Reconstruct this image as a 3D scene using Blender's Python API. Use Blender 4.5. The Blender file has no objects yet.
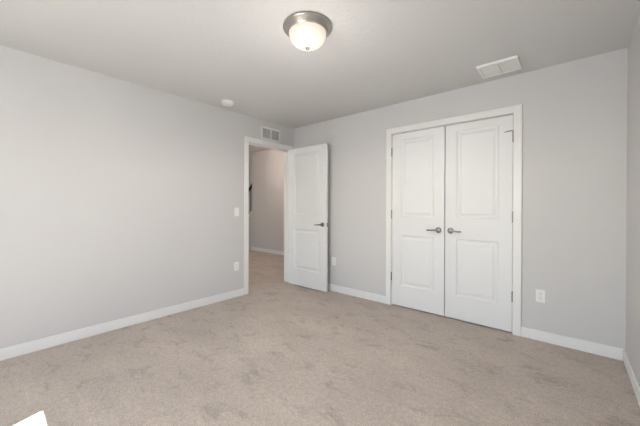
import bpy, bmesh, math, random
from mathutils import Vector, Matrix
random.seed(3)
sc = bpy.context.scene
COL = sc.collection

# ------------------------------------------------------------------ camera
FPX = 291.75                      # focal length in pixels of a 640 px wide frame
cam = bpy.data.cameras.new('camera')
cam.sensor_width = 36.0
cam.lens = FPX / 640 * 36
cam.shift_y = -(213 - 207.86) / 640
cam.clip_start = 0.02
co = bpy.data.objects.new('camera', cam)
COL.objects.link(co)
r_ = Vector((0.76122, 0.64849, 0.00276))
u_ = Vector((-0.0050, 0.00161, 0.99999))
v_ = Vector((-0.64847, 0.76122, -0.00447))
M = Matrix((r_, u_, -v_)).transposed().to_4x4()
M.translation = Vector((3.3452, -3.2759, 1.1992))
co.matrix_world = M
sc.camera = co

# ------------------------------------------------------------------ view
sc.view_settings.view_transform = 'Standard'
sc.view_settings.look = 'None'
sc.view_settings.gamma = 1
sc.view_settings.use_curve_mapping = False
sc.view_settings.exposure = 0.03

# ------------------------------------------------------------------ sky, sun, daylight through the window
W = bpy.data.worlds.new('world')
sc.world = W
W.use_nodes = True
wn = W.node_tree
bg = wn.nodes['Background']
sky = wn.nodes.new('ShaderNodeTexSky')
sky.sky_type = 'NISHITA'
sky.sun_disc = False
sky.sun_elevation = math.radians(57)
sky.sun_rotation = math.radians(160)
sky.ground_albedo = 0.5
# slightly overcast: pull the blue of the clear sky towards white
mixs = wn.nodes.new('ShaderNodeMix')
mixs.data_type = 'RGBA'
mixs.inputs[0].default_value = 0.75
mixs.inputs[7].default_value = (0.30, 0.295, 0.285, 1)
hs = wn.nodes.new('ShaderNodeVectorMath'); hs.operation = 'SCALE'
hs.inputs['Scale'].default_value = 0.12
wn.links.new(sky.outputs[0], hs.inputs[0])
wn.links.new(hs.outputs[0], mixs.inputs[6])
wn.links.new(mixs.outputs[2], bg.inputs['Color'])
SKY = 35.0
bg.inputs['Strength'].default_value = SKY

RH = 2.44                         # ceiling
RW = 3.689                        # right wall
RY = -4.95                        # rear wall (behind the camera)
WX0, WX1, WZ0, WZ1 = 1.610, 3.15, 0.55, 2.06   # window opening

sun = bpy.data.lights.new('sun', 'SUN')
sun.energy = 40.0
sun.color = (1.0, 0.98, 0.95)
sun.angle = math.radians(0.3)
so = bpy.data.objects.new('sun', sun)
COL.objects.link(so)
hx, hy = -0.316, 0.949            # horizontal direction in which the sunlight travels
EL = math.radians(43.5)
sd = Vector((hx * math.cos(EL), hy * math.cos(EL), -math.sin(EL)))
so.rotation_euler = sd.to_track_quat('-Z', 'Y').to_euler()
so.location = (4, -12, 12)

pl = bpy.data.lights.new('window_portal', 'AREA')
pl.shape = 'RECTANGLE'
pl.size, pl.size_y = WX1 - WX0, WZ1 - WZ0
pl.cycles.is_portal = True
po = bpy.data.objects.new('window_portal', pl)
COL.objects.link(po)
po.location = ((WX0 + WX1) / 2, RY - 0.13, (WZ0 + WZ1) / 2)
po.rotation_euler = Vector((0, 1, 0)).to_track_quat('-Z', 'Z').to_euler()

HWX0, HWX1 = -2.65, -1.75           # opening of an added unseen window that brightens the hall, same sill and head
pl2 = pl.copy(); pl2.size = HWX1 - HWX0
po2 = bpy.data.objects.new('hall_fill_portal', pl2)
COL.objects.link(po2)
po2.location = ((HWX0 + HWX1) / 2, RY - 0.13, (WZ0 + WZ1) / 2)
po2.rotation_euler = po.rotation_euler

LAMP_W = 44.0                     # room lamp
hl = bpy.data.lights.new('hall_light', 'POINT')      # warm hall ceiling light out of view
hl.shadow_soft_size = 0.12
hl.energy = 31.0
hl.color = (1.0, 0.80, 0.66)
ho = bpy.data.objects.new('hall_light', hl)
COL.objects.link(ho)
ho.location = (-1.75, 0.42, 2.45)

# ------------------------------------------------------------------ materials
def nm(name):
    m = bpy.data.materials.new(name); m.use_nodes = True
    nt = m.node_tree
    return m, nt, nt.nodes['Principled BSDF']

def paint(name, col, rough=0.6, bump=0.0, scale=150, spec=0.3, detail=2, dist=0.002):
    m, nt, b = nm(name)
    b.inputs['Base Color'].default_value = (*col, 1)
    b.inputs['Roughness'].default_value = rough
    b.inputs['Specular IOR Level'].default_value = spec
    if bump:
        tc = nt.nodes.new('ShaderNodeTexCoord')
        n = nt.nodes.new('ShaderNodeTexNoise')
        n.inputs['Scale'].default_value = scale
        n.inputs['Detail'].default_value = detail
        bp = nt.nodes.new('ShaderNodeBump')
        bp.inputs['Strength'].default_value = bump
        bp.inputs['Distance'].default_value = dist
        nt.links.new(tc.outputs['Object'], n.inputs['Vector'])
        nt.links.new(n.outputs['Fac'], bp.inputs['Height'])
        nt.links.new(bp.outputs['Normal'], b.inputs['Normal'])
    return m

def metal(name, col, rough):
    m, nt, b = nm(name)
    b.inputs['Base Color'].default_value = (*col, 1)
    b.inputs['Metallic'].default_value = 1
    b.inputs['Roughness'].default_value = rough
    tc = nt.nodes.new('ShaderNodeTexCoord')
    n = nt.nodes.new('ShaderNodeTexNoise'); n.inputs['Scale'].default_value = 300
    mr = nt.nodes.new('ShaderNodeMapRange')
    mr.inputs[3].default_value = rough * 0.85; mr.inputs[4].default_value = rough * 1.15
    nt.links.new(tc.outputs['Object'], n.inputs['Vector'])
    nt.links.new(n.outputs['Fac'], mr.inputs[0])
    nt.links.new(mr.outputs[0], b.inputs['Roughness'])
    return m

M_WALL = paint('wall_paint', (0.616, 0.603, 0.601), 0.75, 0.25, 110, 0.25)
M_CEIL = paint('ceiling_paint', (0.65, 0.642, 0.636), 0.85, 0.5, 42, 0.2, 3, 0.004)
M_TRIM = paint('trim_white', (0.80, 0.795, 0.785), 0.38, 0, spec=0.45)
M_DOOR = paint('door_white', (0.77, 0.77, 0.775), 0.42, 0.12, 260, 0.4)
M_PLASTIC = paint('white_plastic', (0.84, 0.835, 0.82), 0.35, 0.0, spec=0.5)
M_SLOT = paint('slot_dark', (0.05, 0.05, 0.05), 0.6)
M_DUCT = paint('duct_dark', (0.25, 0.24, 0.23), 0.7)
M_VENT = paint('vent_white_enamel', (0.80, 0.795, 0.785), 0.45)
M_BLACK = paint('black_painted_iron', (0.012, 0.012, 0.013), 0.45)
M_NICKEL = metal('satin_nickel', (0.29, 0.28, 0.268), 0.28)
M_BRUSHED = metal('brushed_nickel_pan', (0.44, 0.42, 0.395), 0.36)
M_DARKM = metal('dark_nickel', (0.28, 0.27, 0.26), 0.35)
M_GROUND = paint('outdoor_ground', (0.85, 0.85, 0.85), 0.9)

def carpet_mat():
    m, nt, b = nm('carpet_beige')
    L = nt.links.new
    tc = nt.nodes.new('ShaderNodeTexCoord')
    mp = nt.nodes.new('ShaderNodeMapping')
    mp.inputs['Rotation'].default_value = (0, 0, math.radians(35))
    mp.inputs['Scale'].default_value = (1.0, 1.7, 1.0)
    L(tc.outputs['Object'], mp.inputs['Vector'])
    def noise(scale, detail, rough=0.6, src=None, dist=0.0):
        n = nt.nodes.new('ShaderNodeTexNoise')
        n.inputs['Scale'].default_value = scale
        n.inputs['Detail'].default_value = detail
        n.inputs['Roughness'].default_value = rough
        n.inputs['Distortion'].default_value = dist
        L((src or tc.outputs['Object']), n.inputs['Vector'])
        return n.outputs['Fac']
    def rng(x, a, b_, c, d):
        r = nt.nodes.new('ShaderNodeMapRange')
        for i, v in zip((1, 2, 3, 4), (a, b_, c, d)): r.inputs[i].default_value = v
        L(x, r.inputs[0]); return r.outputs[0]
    def mth(op, x, y):
        n = nt.nodes.new('ShaderNodeMath'); n.operation = op
        for i, v in enumerate((x, y)):
            if isinstance(v, (int, float)): n.inputs[i].default_value = v
            else: L(v, n.inputs[i])
        return n.outputs[0]
    # where the pile is brushed the other way: irregular darker patches (pile lay)
    lay = rng(noise(4.6, 6, 0.68, mp.outputs[0], 0.5), 0.53, 0.68, 1.03, 0.77)
    lay2 = rng(noise(1.6, 3, 0.5, mp.outputs[0], 0.2), 0.35, 0.68, 1.06, 0.92)
    tuft = rng(noise(150, 2, 0.65), 0.3, 0.72, 0.66, 1.28)
    fleck = rng(noise(34, 4, 0.65), 0.35, 0.7, 0.88, 1.10)
    fac = mth('MULTIPLY', mth('MULTIPLY', lay, lay2), mth('MULTIPLY', tuft, fleck))
    col = nt.nodes.new('ShaderNodeVectorMath'); col.operation = 'SCALE'
    col.inputs[0].default_value = (0.565, 0.487, 0.425)
    L(fac, col.inputs['Scale'])
    L(col.outputs[0], b.inputs['Base Color'])
    b.inputs['Roughness'].default_value = 1.0
    b.inputs['Specular IOR Level'].default_value = 0.05
    b.inputs['Sheen Weight'].default_value = 0.12
    b.inputs['Sheen Roughness'].default_value = 0.5
    bp = nt.nodes.new('ShaderNodeBump')
    bp.inputs['Strength'].default_value = 0.7
    bp.inputs['Distance'].default_value = 0.010
    h = mth('ADD', noise(230, 2, 0.7), mth('MULTIPLY', noise(75, 2, 0.6), 0.6))
    L(h, bp.inputs['Height'])
    L(bp.outputs['Normal'], b.inputs['Normal'])
    return m
M_CARPET = carpet_mat()

def glass_mat():
    m = bpy.data.materials.new('window_glass'); m.use_nodes = True
    nt = m.node_tree; nt.nodes.clear()
    o = nt.nodes.new('ShaderNodeOutputMaterial')
    t = nt.nodes.new('ShaderNodeBsdfTransparent'); t.inputs[0].default_value = (0.95, 0.97, 0.96, 1)
    g = nt.nodes.new('ShaderNodeBsdfGlossy'); g.inputs['Roughness'].default_value = 0.02
    mx = nt.nodes.new('ShaderNodeMixShader')
    mx.inputs[0].default_value = 0.06
    nt.links.new(t.outputs[0], mx.inputs[1]); nt.links.new(g.outputs[0], mx.inputs[2])
    nt.links.new(mx.outputs[0], o.inputs[0])
    return m
M_GLASS = glass_mat()

def bowl_mat():
    m, nt, b = nm('frosted_bowl_glass')
    b.inputs['Base Color'].default_value = (0.14, 0.125, 0.11, 1)
    b.inputs['Roughness'].default_value = 0.35
    # lit from the bulbs inside: brighter where the bulbs sit close to the glass
    tc = nt.nodes.new('ShaderNodeTexCoord')
    sp = nt.nodes.new('ShaderNodeVectorMath'); sp.operation = 'DISTANCE'
    sp.inputs[1].default_value = (0.02, -0.03, -0.13)
    nt.links.new(tc.outputs['Object'], sp.inputs[0])
    mr = nt.nodes.new('ShaderNodeMapRange')
    mr.inputs[1].default_value = 0.05; mr.inputs[2].default_value = 0.17
    mr.inputs[3].default_value = 1.3; mr.inputs[4].default_value = 0.55
    nt.links.new(sp.outputs['Value'], mr.inputs[0])
    b.inputs['Emission Color'].default_value = (1.0, 0.86, 0.72, 1)
    nt.links.new(mr.outputs[0], b.inputs['Emission Strength'])
    return m
M_BOWL = bowl_mat()

# ------------------------------------------------------------------ helpers
def obj(name, bm, mat, parent=None, loc=None, bevel=0, smooth=False, seg=2):
    me = bpy.data.meshes.new(name)
    bmesh.ops.recalc_face_normals(bm, faces=bm.faces)
    bm.to_mesh(me); bm.free()
    for mt in (mat if isinstance(mat, (list, tuple)) else [mat]): me.materials.append(mt)
    o = bpy.data.objects.new(name, me)
    COL.objects.link(o)
    if smooth:
        for p in me.polygons: p.use_smooth = True
        me.set_sharp_from_angle(angle=math.radians(42))
    if loc is not None: o.location = loc
    if parent: o.parent = parent
    if bevel:
        md = o.modifiers.new('bevel', 'BEVEL')
        md.width = bevel; md.segments = seg; md.limit_method = 'ANGLE'; md.angle_limit = math.radians(35)
        md.harden_normals = False
    return o

def tag(o, label, cat, group=None, kind=None):
    o['label'] = label; o['category'] = cat
    if group: o['group'] = group
    if kind: o['kind'] = kind
    return o

def empty(name, loc, rz=0):
    o = bpy.data.objects.new(name, None)
    o.empty_display_size = 0.05
    o.location = loc; o.rotation_euler = (0, 0, rz)
    COL.objects.link(o)
    return o

def box(bm, x0, x1, y0, y1, z0, z1, mi=0):
    vs = [bm.verts.new((x, y, z)) for x in (x0, x1) for y in (y0, y1) for z in (z0, z1)]
    for f in ((0, 1, 3, 2), (4, 6, 7, 5), (0, 4, 5, 1), (2, 3, 7, 6), (0, 2, 6, 4), (1, 5, 7, 3)):
        bm.faces.new([vs[i] for i in f]).material_index = mi

def boxes(*a):
    bm = bmesh.new()
    for b in a: box(bm, *b)
    return bm

def lathe(bm, prof, n=40, axis='z', c=(0, 0, 0), cap=True):
    """revolve (radius, height) pairs about an axis through c"""
    rings = []
    for r, h in prof:
        ring = []
        if r < 1e-6:
            p = (0, 0, h)
            pts = [p]
        else:
            pts = [(r * math.cos(2 * math.pi * k / n), r * math.sin(2 * math.pi * k / n), h) for k in range(n)]
        for p in pts:
            if axis == 'y': p = (p[0], p[2], p[1])
            if axis == 'x': p = (p[2], p[0], p[1])
            ring.append(bm.verts.new((p[0] + c[0], p[1] + c[1], p[2] + c[2])))
        rings.append(ring)
    for a, b in zip(rings, rings[1:]):
        for k in range(n):
            k2 = (k + 1) % n
            if len(a) == 1 and len(b) == 1: continue
            if len(a) == 1: bm.faces.new((a[0], b[k], b[k2]))
            elif len(b) == 1: bm.faces.new((a[k], a[k2], b[0]))
            else: bm.faces.new((a[k], a[k2], b[k2], b[k]))
    if cap:
        for rg in (rings[0], rings[-1]):
            if len(rg) > 2: bm.faces.new(rg)
    return bm

def tube(bm, pts, rad, n=12):
    """round bar through points, radius may be a list"""
    rs = rad if isinstance(rad, (list, tuple)) else [rad] * len(pts)
    pts = [Vector(p) for p in pts]
    rings = []
    for i, p in enumerate(pts):
        t = (pts[min(i + 1, len(pts) - 1)] - pts[max(i - 1, 0)]).normalized()
        ref = Vector((0, 0, 1)) if abs(t.z) < 0.9 else Vector((1, 0, 0))
        a = t.cross(ref).normalized(); b = t.cross(a)
        rings.append([bm.verts.new(p + rs[i] * (math.cos(2 * math.pi * k / n) * a + math.sin(2 * math.pi * k / n) * b)) for k in range(n)])
    for a, b in zip(rings, rings[1:]):
        for k in range(n):
            bm.faces.new((a[k], a[(k + 1) % n], b[(k + 1) % n], b[k]))
    bm.faces.new(rings[0]); bm.faces.new(rings[-1])

def struct(name, bm, mat, label=None, cat=None, parent=None, bevel=0, seg=2):
    o = obj(name, bm, mat, parent, bevel=bevel, seg=seg)
    o['kind'] = 'structure'
    if label: o['label'] = label; o['category'] = cat
    return o

# ------------------------------------------------------------------ room shell
WT = 0.114
EY0, EY1, EZ = -0.866, -0.094, 2.078          # clear entry opening between the jambs
CX0, CX1, CZ = 1.7065, 2.9445, 2.080          # clear closet opening between the jambs
JT = 0.018
CASE = 0.066
HX = -3.243                                    # left end of the hall wall
HY = 1.589
HZ = 2.665                                     # hall ceiling

struct('floor', boxes((-6.2, RW + 0.12, RY - 0.12, 3.2, -0.12, 0.0)), M_CARPET,
       'beige cut-pile carpet covering the bedroom and hall floor', 'carpet floor')
struct('ceiling', boxes((-WT, RW + 0.12, RY - 0.12, 0.9, RH, RH + 0.4)), M_CEIL,
       'light grey lightly textured bedroom ceiling', 'ceiling')
struct('wall_left', boxes((-WT, 0, RY - 0.12, EY0 - JT, 0, RH), (-WT, 0, EY1 + JT, 1.70, 0, RH),
                          (-WT, 0, EY0 - JT, EY1 + JT, EZ + JT, RH)), M_WALL,
       'long light grey wall with the entry doorway', 'wall')
struct('wall_back', boxes((0, CX0 - JT, 0, WT, 0, RH), (CX1 + JT, RW, 0, WT, 0, RH),
                          (CX0 - JT, CX1 + JT, 0, WT, CZ + JT, RH)), M_WALL,
       'light grey wall with the closet double doors', 'wall')
struct('wall_right', boxes((RW, RW + 0.12, RY - 0.12, 0.9, 0, RH)), M_WALL,
       'light grey wall at the right edge', 'wall')
struct('wall_rear', boxes((0, WX0, RY - 0.12, RY, 0, RH), (WX1, RW, RY - 0.12, RY, 0, RH),
                          (WX0, WX1, RY - 0.12, RY, 0, WZ0), (WX0, WX1, RY - 0.12, RY, WZ1, RH)), M_WALL,
       'light grey window wall behind the viewer', 'wall')
struct('wall_closet', boxes((1.2, 1.25, WT, 0.8, 0, RH), (3.45, 3.5, WT, 0.8, 0, RH), (1.25, 3.45, 0.75, 0.8, 0, RH)), M_WALL,
       'closet walls hidden behind the double doors', 'wall')
struct('wall_hall', boxes((HX, -WT, HY, HY + WT, 0, HZ)), M_WALL,
       'hall wall seen through the open doorway', 'wall')
struct('wall_stair', boxes((-6.2, -WT, 2.75, 2.87, 0, HZ), (-6.2, -6.08, RY, 2.75, 0, HZ), (-6.08, HWX0, RY - 0.12, RY, 0, HZ), (HWX1, -WT, RY - 0.12, RY, 0, HZ), (HWX0, HWX1, RY - 0.12, RY, 0, WZ0), (HWX0, HWX1, RY - 0.12, RY, WZ1, HZ)), M_WALL,
       'stairwell wall beyond the hall', 'wall')
struct('ceiling_hall', boxes((-6.2, -WT, RY - 0.12, 2.87, HZ, HZ + 0.1), (-WT, 0, RY, 1.7, RH + 0.4, HZ + 0.1)), M_CEIL,
       'hall ceiling seen through the doorway', 'ceiling')

# baseboards: profile with an eased top, one run per stretch of wall
BH, BT = 0.0926, 0.014
def base(name, x0, x1, y0, y1, label):
    struct(name, boxes((x0, x1, y0, y1, 0.0, BH)), M_TRIM, label, 'baseboard', bevel=0.005)
base('baseboard_left', 0, BT, RY, EY0 - 0.006 - CASE, 'white baseboard along the long left wall')
base('baseboard_back', BT * 0, CX0 - 0.004 - CASE, -BT, 0, 'white baseboard between the corner and the closet')
base('baseboard_back', CX1 + 0.004 + CASE, RW - BT, -BT, 0, 'white baseboard right of the closet')
base('baseboard_right', RW - BT, RW, RY, 0, 'white baseboard along the right wall')
base('baseboard_rear', BT, RW - BT, RY, RY + BT, 'white baseboard below the window')
base('baseboard_hall', HX, -WT - 0.02, HY - BT, HY, 'white baseboard at the far hall wall')

# door frames: jambs, stops and mitred casing
def casing_x(bm, x0, x1, z1, y, d):
    """flat casing round an opening in an x-z wall; y = wall face, d = direction out"""
    t = 0.016 * d
    ring = [(x0 - CASE, x0, 0, z1 + CASE), (x1, x1 + CASE, 0, z1 + CASE), (x0, x1, z1, z1 + CASE)]
    for a, b, c, e in ring: box(bm, a, b, min(y, y + t), max(y, y + t), c, e)

bm = bmesh.new()
RV = 0.005
# entry frame lies in y-z
for s, x0, x1 in ((1, 0, 0.016), (-1, -WT - 0.016, -WT)):
    a, b, z1 = EY0 - RV, EY1 + RV, EZ + RV
    box(bm, x0, x1, a - CASE, a, 0, z1 + CASE)
    box(bm, x0, x1, b, b + CASE, 0, z1 + CASE)
    box(bm, x0, x1, a, b, z1, z1 + CASE)
box(bm, -WT, 0, EY0 - JT, EY0, 0, EZ)
box(bm, -WT, 0, EY1, EY1 + JT, 0, EZ)
box(bm, -WT, 0, EY0 - JT, EY1 + JT, EZ, EZ + JT)
for a in ((EY0, EY0 + 0.011, 0, EZ), (EY1 - 0.011, EY1, 0, EZ), (EY0 + 0.011, EY1 - 0.011, EZ - 0.016, EZ)):
    box(bm, -0.078, -0.040, *a)
struct('trim_1', bm, M_TRIM, 'white casing and jamb around the entry doorway', 'door frame', bevel=0.002, seg=1)
bm = bmesh.new()
casing_x(bm, CX0 - RV, CX1 + RV, CZ + RV, 0, -1)
box(bm, CX0 - JT, CX0, 0, WT, 0, CZ); box(bm, CX1, CX1 + JT, 0, WT, 0, CZ)
box(bm, CX0 - JT, CX1 + JT, 0, WT, CZ, CZ + JT)
for a in ((CX0, CX0 + 0.011, 0.046, 0.08, 0, CZ), (CX1 - 0.011, CX1, 0.046, 0.08, 0, CZ), (CX0 + 0.011, CX1 - 0.011, 0.046, 0.08, CZ - 0.011, CZ)):
    box(bm, *a)
struct('trim_2', bm, M_TRIM, 'white casing and jamb around the closet double doors', 'door frame', bevel=0.002, seg=1)

# ------------------------------------------------------------------ moulded two-panel door leaf
def leaf_bm(w, h, t, px0, px1, rows, flip=False):
    """leaf in local x 0..w, z 0..h, front face at y=0 (towards -y), back at y=t"""
    bm = bmesh.new()
    xs = [0, px0, px1, w]
    zs = [0] + [z for r in rows for z in r] + [h]
    prof = [(0.010, 0.0075), (0.022, 0.0085), (0.034, 0.0075), (0.052, 0.0025)]
    for y0, d in ((0.0, 1), (t, -1)):
        grid = {(i, j): bm.verts.new((x, y0, z)) for i, x in enumerate(xs) for j, z in enumerate(zs)}
        for i in range(3):
            for j in range(len(zs) - 1):
                q = [grid[i, j], grid[i + 1, j], grid[i + 1, j + 1], grid[i, j + 1]]
                if i == 1 and j % 2 == 1:
                    prev = q
                    for ins, dep in prof:
                        a = [(xs[1] + ins, zs[j] + ins), (xs[2] - ins, zs[j] + ins), (xs[2] - ins, zs[j + 1] - ins), (xs[1] + ins, zs[j + 1] - ins)]
                        cur = [bm.verts.new((x, y0 + d * dep, z)) for x, z in a]
                        for k in range(4):
                            bm.faces.new((prev[k], prev[(k + 1) % 4], cur[(k + 1) % 4], cur[k]))
                        prev = cur
                    bm.faces.new(prev)
                else:
                    bm.faces.new(q)
        if d == 1: g0 = grid
        else: g1 = grid
    nj = len(zs) - 1
    for i in range(3):
        bm.faces.new((g0[i, 0], g0[i + 1, 0], g1[i + 1, 0], g1[i, 0]))
        bm.faces.new((g0[i, nj], g0[i + 1, nj], g1[i + 1, nj], g1[i, nj]))
    for j in range(nj):
        bm.faces.new((g0[0, j], g0[0, j + 1], g1[0, j + 1], g1[0, j]))
        bm.faces.new((g0[3, j], g0[3, j + 1], g1[3, j + 1], g1[3, j]))
    return bm

def lever(parent, x, y, z, d, out, mats=M_NICKEL):
    """lever handle on the face y; d = +-1 pointing along x, out = +-1 outward along y"""
    bm = bmesh.new()
    lathe(bm, [(0.0, 0), (0.032, 0), (0.033, out * 0.003), (0.031, out * 0.009), (0.026, out * 0.013), (0.0, out * 0.0135)], 32, 'y', (x, y, z), cap=False)
    h = obj('door_handle', bm, mats, parent, smooth=True)
    bm = bmesh.new()
    lathe(bm, [(0.0125, out * 0.012), (0.0105, out * 0.030), (0.012, out * 0.052), (0.0135, out * 0.058), (0.0, out * 0.060)], 24, 'y', (x, y, z), cap=False)
    yy = y + out * 0.050
    tube(bm, [(x - d * 0.006, yy, z), (x + d * 0.02, yy, z + 0.0005), (x + d * 0.055, yy + out * 0.003, z - 0.001), (x + d * 0.09, yy + out * 0.001, z - 0.003), (x + d * 0.112, yy - out * 0.005, z - 0.004), (x + d * 0.117, yy - out * 0.007, z - 0.004)],
         [0.0105, 0.0098, 0.0088, 0.0082, 0.0075, 0.004], 14)
    obj('lever', bm, mats, h, smooth=True)
    return h

def hinge(parent, x, y, z, px):
    bm = bmesh.new()
    for k in range(5):
        lathe(bm, [(0.0065, -0.047 + k * 0.019), (0.0065, -0.047 + k * 0.019 + 0.0178)], 16, 'z', (x, y, z))
    lathe(bm, [(0.0, -0.051), (0.004, -0.050), (0.005, -0.047)], 12, 'z', (x, y, z), cap=False)
    lathe(bm, [(0.005, 0.047), (0.006, 0.050), (0.003, 0.054), (0.0, 0.055)], 12, 'z', (x, y, z), cap=False)
    box(bm, min(x, x + px), max(x, x + px), y + 0.003, y + 0.006, z - 0.045, z + 0.045)
    return obj('hinge', bm, M_NICKEL, parent, smooth=True)

PANEL = [(0.245, 0.848), (1.066, 1.985)]
# closet leaves
LW, LH = 0.612, 2.060
LY = 0.004
for name, x0, hx_, knob, d, label in (
        ('door_2', CX0 + 0.003, CX0 - 0.001, 0.612 - 0.061, -1, 'left closet door, white two-panel, lever pointing left'),
        ('door_3', CX1 - 0.003 - LW, CX1 + 0.001, 0.056, 1, 'right closet door, white two-panel, with hinge pin stop')):
    o = struct(name, leaf_bm(LW, LH, 0.035, 0.112, LW - 0.112, PANEL), M_DOOR, label, 'door', bevel=0.0015, seg=1)
    o.location = (x0, LY, 0.014)
    lever(o, knob, 0.0, 0.931, d, -1)
    for z in (0.354, 1.105, 1.860):
        h = hinge(o, hx_ - x0, -LY - 0.010, z - 0.014, 0.0)
    if name == 'door_3':
        # hinge pin stop: a bent arm with a rubber tip on the top hinge
        bm = bmesh.new()
        px, py, pz = hx_ - x0, -LY - 0.010, 1.860 - 0.014 + 0.058
        lathe(bm, [(0.009, -0.003), (0.009, 0.003)], 16, 'z', (px, py, pz))
        tube(bm, [(px, py, pz), (px - 0.012, py - 0.010, pz), (px - 0.045, py - 0.022, pz - 0.004), (px - 0.066, py - 0.022, pz - 0.012)], 0.0045, 10)
        s = obj('hinge_pin_stop', bm, M_NICKEL, h, smooth=True)
        s['label'] = 'bent nickel stop arm on the top hinge'

# entry leaf, swung open next to the back wall
DW, DH = 0.762, 2.060
o = struct('door_1', leaf_bm(DW, DH, 0.035, 0.130, DW - 0.130, PANEL), M_DOOR,
           'open white two-panel entry door swung towards the back wall', 'door', bevel=0.0015, seg=1)
o.location = (0.036, -0.150, 0.014)
o.rotation_euler = (0, 0, math.radians(0.0))
lever(o, DW - 0.066, 0.0, 0.932, -1, -1)
lever(o, DW - 0.066, 0.035, 0.932, -1, 1)
bm = boxes((DW, DW + 0.0015, 0.006, 0.029, 0.905, 0.962))
box(bm, DW + 0.0015, DW + 0.006, 0.011, 0.024, 0.925, 0.942)
obj('latch_plate', bm, M_NICKEL, o)
for z in (0.25, 1.05, 1.84):
    hinge(o, -0.006, 0.042, z, 0.0)

# ------------------------------------------------------------------ window behind the viewer
def window(name, wx0, wx1, label):
    bm = bmesh.new()
    fy0, fy1 = RY - 0.10, RY - 0.03
    for a in ((wx0, wx0 + 0.045, WZ0, WZ1), (wx1 - 0.045, wx1, WZ0, WZ1), (wx0 + 0.045, wx1 - 0.045, WZ0, WZ0 + 0.045),
              (wx0 + 0.045, wx1 - 0.045, WZ1 - 0.045, WZ1), (wx0 + 0.045, wx1 - 0.045, 1.32, 1.36)):
        box(bm, a[0], a[1], fy0, fy1, a[2], a[3])
    w = struct(name, bm, M_TRIM, label, 'window')
    obj('pane', boxes((wx0 + 0.045, wx1 - 0.045, fy0 + 0.03, fy0 + 0.034, WZ0 + 0.045, 1.32), (wx0 + 0.045, wx1 - 0.045, fy0 + 0.03, fy0 + 0.034, 1.36, WZ1 - 0.045)), M_GLASS, w)
    obj('sill', boxes((wx0, wx1, RY - 0.03, RY + 0.03, WZ0 - 0.02, WZ0)), M_TRIM, w)
window('window_1', WX0, WX1, 'white framed window behind the viewer')
window('hall_fill_window', HWX0, HWX1, 'white framed unseen window added to brighten the hall')
struct('ground', boxes((-25, 30, -45, RY - 0.5, -3.3, -3.2)), M_GROUND, 'ground outside below the window', 'ground')  # unseen plane added, near white, to bounce daylight up to the ceiling

# ------------------------------------------------------------------ ceiling light
t = tag(empty('ceiling_light', (1.967, -1.795, RH)), 'lit flush mount ceiling light with frosted bowl and brushed nickel rim', 'ceiling light')
bm = bmesh.new()
lathe(bm, [(0.0, 0.0), (0.160, 0.0), (0.167, -0.004), (0.169, -0.012), (0.166, -0.018), (0.158, -0.023), (0.148, -0.030), (0.140, -0.040), (0.136, -0.047), (0.131, -0.048), (0.129, -0.044)], 64, cap=False)
obj('pan', bm, M_BRUSHED, t, smooth=True)
bm = bmesh.new()
pr = []
R0, D0, Z0 = 0.1285, 0.100, -0.045
for k in range(15):
    a = k / 14 * math.pi / 2
    pr.append((R0 * math.cos(a) if k < 14 else 0.0, Z0 - D0 * math.sin(a) ** 0.9))
lathe(bm, pr, 64, cap=False)
obj('glass_bowl', bm, M_BOWL, t, smooth=True)
bm = bmesh.new()
zb = Z0 - D0
lathe(bm, [(0.0, zb + 0.004), (0.016, zb + 0.002), (0.016, zb - 0.003), (0.011, zb - 0.006), (0.012, zb - 0.011), (0.006, zb - 0.016), (0.0, zb - 0.018)], 24, cap=False)
obj('finial', bm, M_DARKM, t, smooth=True)
# its light
ll = bpy.data.lights.new('lamp_light', 'SPOT')
ll.spot_size = math.radians(178); ll.spot_blend = 0.45
ll.energy = LAMP_W; ll.color = (1.0, 0.96, 0.92); ll.shadow_soft_size = 0.04
lo = bpy.data.objects.new('lamp_light', ll); COL.objects.link(lo)
lo.location = (1.967, -1.795, RH - 0.168)
l2 = bpy.data.lights.new('ceiling_fill', 'POINT')      # unseen fill added below the bowl to lift ceiling and upper walls
l2.energy = 6.5; l2.color = ll.color; l2.shadow_soft_size = 0.15; l2.specular_factor = 0.0
lo2 = bpy.data.objects.new('ceiling_fill', l2); COL.objects.link(lo2)
lo2.location = (1.967, -1.795, RH - 0.55)

# ------------------------------------------------------------------ smoke detector
t = tag(empty('smoke_detector', (0.262, -1.352, RH)), 'round white smoke detector on the ceiling near the left wall', 'smoke detector')
bm = bmesh.new()
lathe(bm, [(0.0, 0), (0.070, 0), (0.071, -0.004), (0.069, -0.012), (0.0, -0.012)], 40, cap=False)
obj('mounting_base', bm, M_PLASTIC, t, smooth=True)
bm = bmesh.new()
lathe(bm, [(0.062, -0.012), (0.062, -0.017), (0.066, -0.018), (0.066, -0.026), (0.058, -0.038), (0.044, -0.043), (0.0, -0.044)], 40, cap=False)
obj('cover', bm, M_PLASTIC, t, smooth=True)
bm = bmesh.new()
lathe(bm, [(0.0, -0.043), (0.012, -0.043), (0.012, -0.0465), (0.010, -0.047), (0.0, -0.047)], 20, c=(0.02, 0.012, 0), cap=False)
obj('test_button', bm, M_VENT, t, smooth=True)

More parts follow.
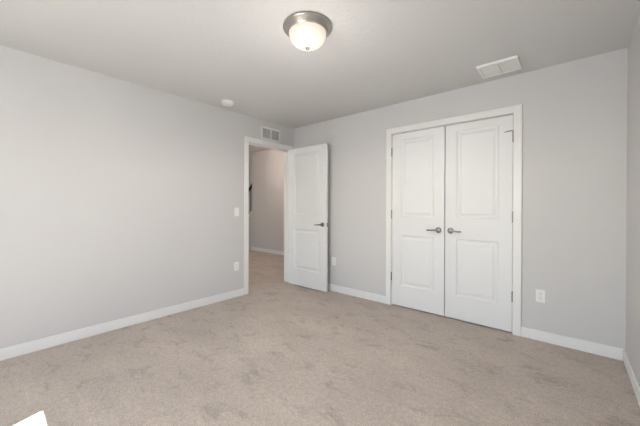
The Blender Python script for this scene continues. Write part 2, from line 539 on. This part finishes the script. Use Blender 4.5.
# ------------------------------------------------------------------ vents
def grille(name, loc, rot, w, h, label, cat, nl, border=0.026, tilt=35, back=M_DUCT, dz=0.010, deep=0.012):
    """louvred register: local x across, local z up, face towards -y"""
    t = tag(empty(name, loc), label, cat)
    t.rotation_euler = rot
    b = border
    bm = bmesh.new()
    for a in ((-w / 2, w / 2, -h / 2, -h / 2 + b), (-w / 2, w / 2, h / 2 - b, h / 2), (-w / 2, -w / 2 + b, -h / 2 + b, h / 2 - b),
              (w / 2 - b, w / 2, -h / 2 + b, h / 2 - b), (-b * 0.4, b * 0.4, -h / 2 + b, h / 2 - b)):
        box(bm, a[0], a[1], -dz, 0, a[2], a[3])
    obj('frame', bm, M_VENT, t, bevel=0.002)
    obj('duct', boxes((-w / 2 + b * 0.6, w / 2 - b * 0.6, -0.0012, -0.0002, -h / 2 + b * 0.6, h / 2 - b * 0.6)), back, t)
    bm = bmesh.new()
    pitch = (h - 2 * b) / nl
    c, s = math.cos(math.radians(tilt)), math.sin(math.radians(tilt))
    for x0, x1 in ((-w / 2 + b * 0.95, -b * 0.38), (b * 0.38, w / 2 - b * 0.95)):
        for k in range(nl):
            z = -h / 2 + b + (k + 0.5) * pitch
            y = -dz * 0.55
            L = deep / 2
            th = 0.0008
            q = []
            for sx in (x0, x1):
                for (da, db) in ((-L, -th), (L, -th), (L, th), (-L, th)):
                    yy = max(min(y + da * s + db * c, -0.0014), -dz + 0.0004)
                    q.append(bm.verts.new((sx, yy, z + da * c - db * s)))
            for f in ((0, 1, 2, 3), (4, 7, 6, 5), (0, 4, 5, 1), (1, 5, 6, 2), (2, 6, 7, 3), (3, 7, 4, 0)):
                bm.faces.new([q[i] for i in f])
    obj('louvers', bm, M_VENT, t)
    return t

# return grille above the doorway (local -y turned to +x)
grille('return_air_grille', (0.0005, -0.474, 2.257), (0, 0, math.pi / 2), 0.362, 0.192,
       'white louvered return air grille on the wall above the entry doorway', 'vent', 9, 0.026, 40, M_DUCT, 0.012, 0.010)
# ceiling register (local -y turned to -z)
grille('ceiling_register', (2.872, -0.285, RH - 0.0005), (math.radians(90), 0, 0), 0.305, 0.275,
       'white square supply vent on the ceiling above the closet', 'vent', 12, 0.022, 14, M_VENT, 0.022, 0.017)

# ------------------------------------------------------------------ outlets and switch (local face towards -y)
def plate(t, w=0.070, h=0.115):
    bm = bmesh.new(); box(bm, -w / 2, w / 2, -0.006, 0, -h / 2, h / 2)
    obj('cover_plate', bm, M_PLASTIC, t, bevel=0.0025)

def outlet(loc, rz, label):
    t = tag(empty('wall_outlet', loc, rz), label, 'outlet')
    plate(t)
    for s in (-1, 1):
        z = s * 0.0195
        bm = bmesh.new()
        lathe(bm, [(0.0165, -0.005), (0.0165, -0.0078), (0.0155, -0.0082), (0.0, -0.0082)], 24, 'y', (0, 0, z), cap=False)
        so_ = obj('socket', bm, M_PLASTIC, t)
        bm = boxes((-0.0075, -0.0052, -0.0088, -0.0081, z - 0.001, z + 0.008), (0.0052, 0.0075, -0.0088, -0.0081, z - 0.001, z + 0.008))
        lathe(bm, [(0.0025, -0.0081), (0.0025, -0.0088)], 12, 'y', (0, 0, z - 0.0075))
        obj('slots', bm, M_SLOT, so_)
    bm = bmesh.new()
    lathe(bm, [(0.0032, -0.0055), (0.003, -0.0072), (0.0, -0.0075)], 12, 'y', cap=False)
    obj('screw', bm, M_VENT, t)
    return t
outlet((0.0003, -1.055, 0.405), math.pi / 2, 'white outlet low on the left wall beside the entry doorway')
outlet((0.818, -0.0003, 0.424), 0, 'white outlet between the open entry door and the closet')
outlet((3.158, -0.0003, 0.403), 0, 'white outlet right of the closet doors')

t = tag(empty('light_switch', (0.0003, -1.052, 1.125), math.pi / 2), 'white light switch on the left wall beside the entry doorway', 'light switch')
plate(t)
obj('rocker', boxes((-0.0165, 0.0165, -0.009, -0.005, -0.033, 0.033)), M_PLASTIC, t, bevel=0.0015)
for s in (-1, 1):
    bm = bmesh.new()
    lathe(bm, [(0.003, -0.0055), (0.003, -0.0070), (0.0, -0.0073)], 12, 'y', (0, 0, s * 0.048), cap=False)
    obj('screw', bm, M_VENT, t)

# ------------------------------------------------------------------ stair with its railing beyond the hall wall
# knee wall falling to the left with a white cap, black railing on top
KY0, KY1 = HY + 0.02, HY + 0.10
xr, zr = HX - 0.002, 1.055           # top at the wall end
sl = 0.95                            # rise per metre of run
xl = -4.15
bm = bmesh.new()
pts = [(xl, 0), (xr, 0), (xr, zr), (xl, zr - sl * (xr - xl))]
f = [bm.verts.new((x, KY0, z)) for x, z in pts]; g = [bm.verts.new((x, KY1, z)) for x, z in pts]
bm.faces.new(f); bm.faces.new(g)
for k in range(4): bm.faces.new((f[k], f[(k + 1) % 4], g[(k + 1) % 4], g[k]))
struct('wall_knee', bm, M_WALL, 'low sloping knee wall under the stair railing', 'wall')
bm = bmesh.new()
pts = [(xl, zr - sl * (xr - xl)), (xr, zr), (xr, zr + 0.05), (xl, zr - sl * (xr - xl) + 0.05)]
f = [bm.verts.new((x, KY0 - 0.015, z)) for x, z in pts]; g = [bm.verts.new((x, KY1 + 0.015, z)) for x, z in pts]
bm.faces.new(f); bm.faces.new(g)
for k in range(4): bm.faces.new((f[k], f[(k + 1) % 4], g[(k + 1) % 4], g[k]))
struct('trim_3', bm, M_TRIM, 'white sloping cap on the stair knee wall', 'trim', bevel=0.004)

def zc(x): return zr + 0.05 + sl * (x - xr)
t = tag(empty('stair_railing', (xr, (KY0 + KY1) / 2, zc(xr))), 'black stair railing seen through the doorway beside the hall wall', 'railing')
ym = 0.0
def lx(x): return x - xr
def lz(z): return z - zc(xr)
bm = boxes((-0.062, -0.012, -0.025, 0.025, 0.0, 0.74))
bm.verts.ensure_lookup_table()
for v in bm.verts:
    if v.co.z < 0.1: v.co.z = sl * v.co.x + 0.001
obj('newel', bm, M_BLACK, t, bevel=0.003)
bm = bmesh.new()
a, b = -0.012, lx(xl)
vs = []
for x in (a, b):
    zz = sl * x + 0.755
    vs.append([bm.verts.new((x, y, zz + dz)) for y, dz in ((-0.028, -0.03), (0.028, -0.03), (0.028, 0.03), (-0.028, 0.03))])
for k in range(4): bm.faces.new((vs[0][k], vs[0][(k + 1) % 4], vs[1][(k + 1) % 4], vs[1][k]))
bm.faces.new(vs[0]); bm.faces.new(vs[1])
obj('handrail', bm, M_BLACK, t, bevel=0.006)
x = -0.135
while x > lx(xl) + 0.03:
    bm = boxes((x - 0.007, x + 0.007, -0.007, 0.007, 0.0, 0.74))
    for v in bm.verts: v.co.z = sl * v.co.x + (0.001 if v.co.z < 0.1 else 0.728)
    obj('baluster', bm, M_BLACK, t)
    x -= 0.10
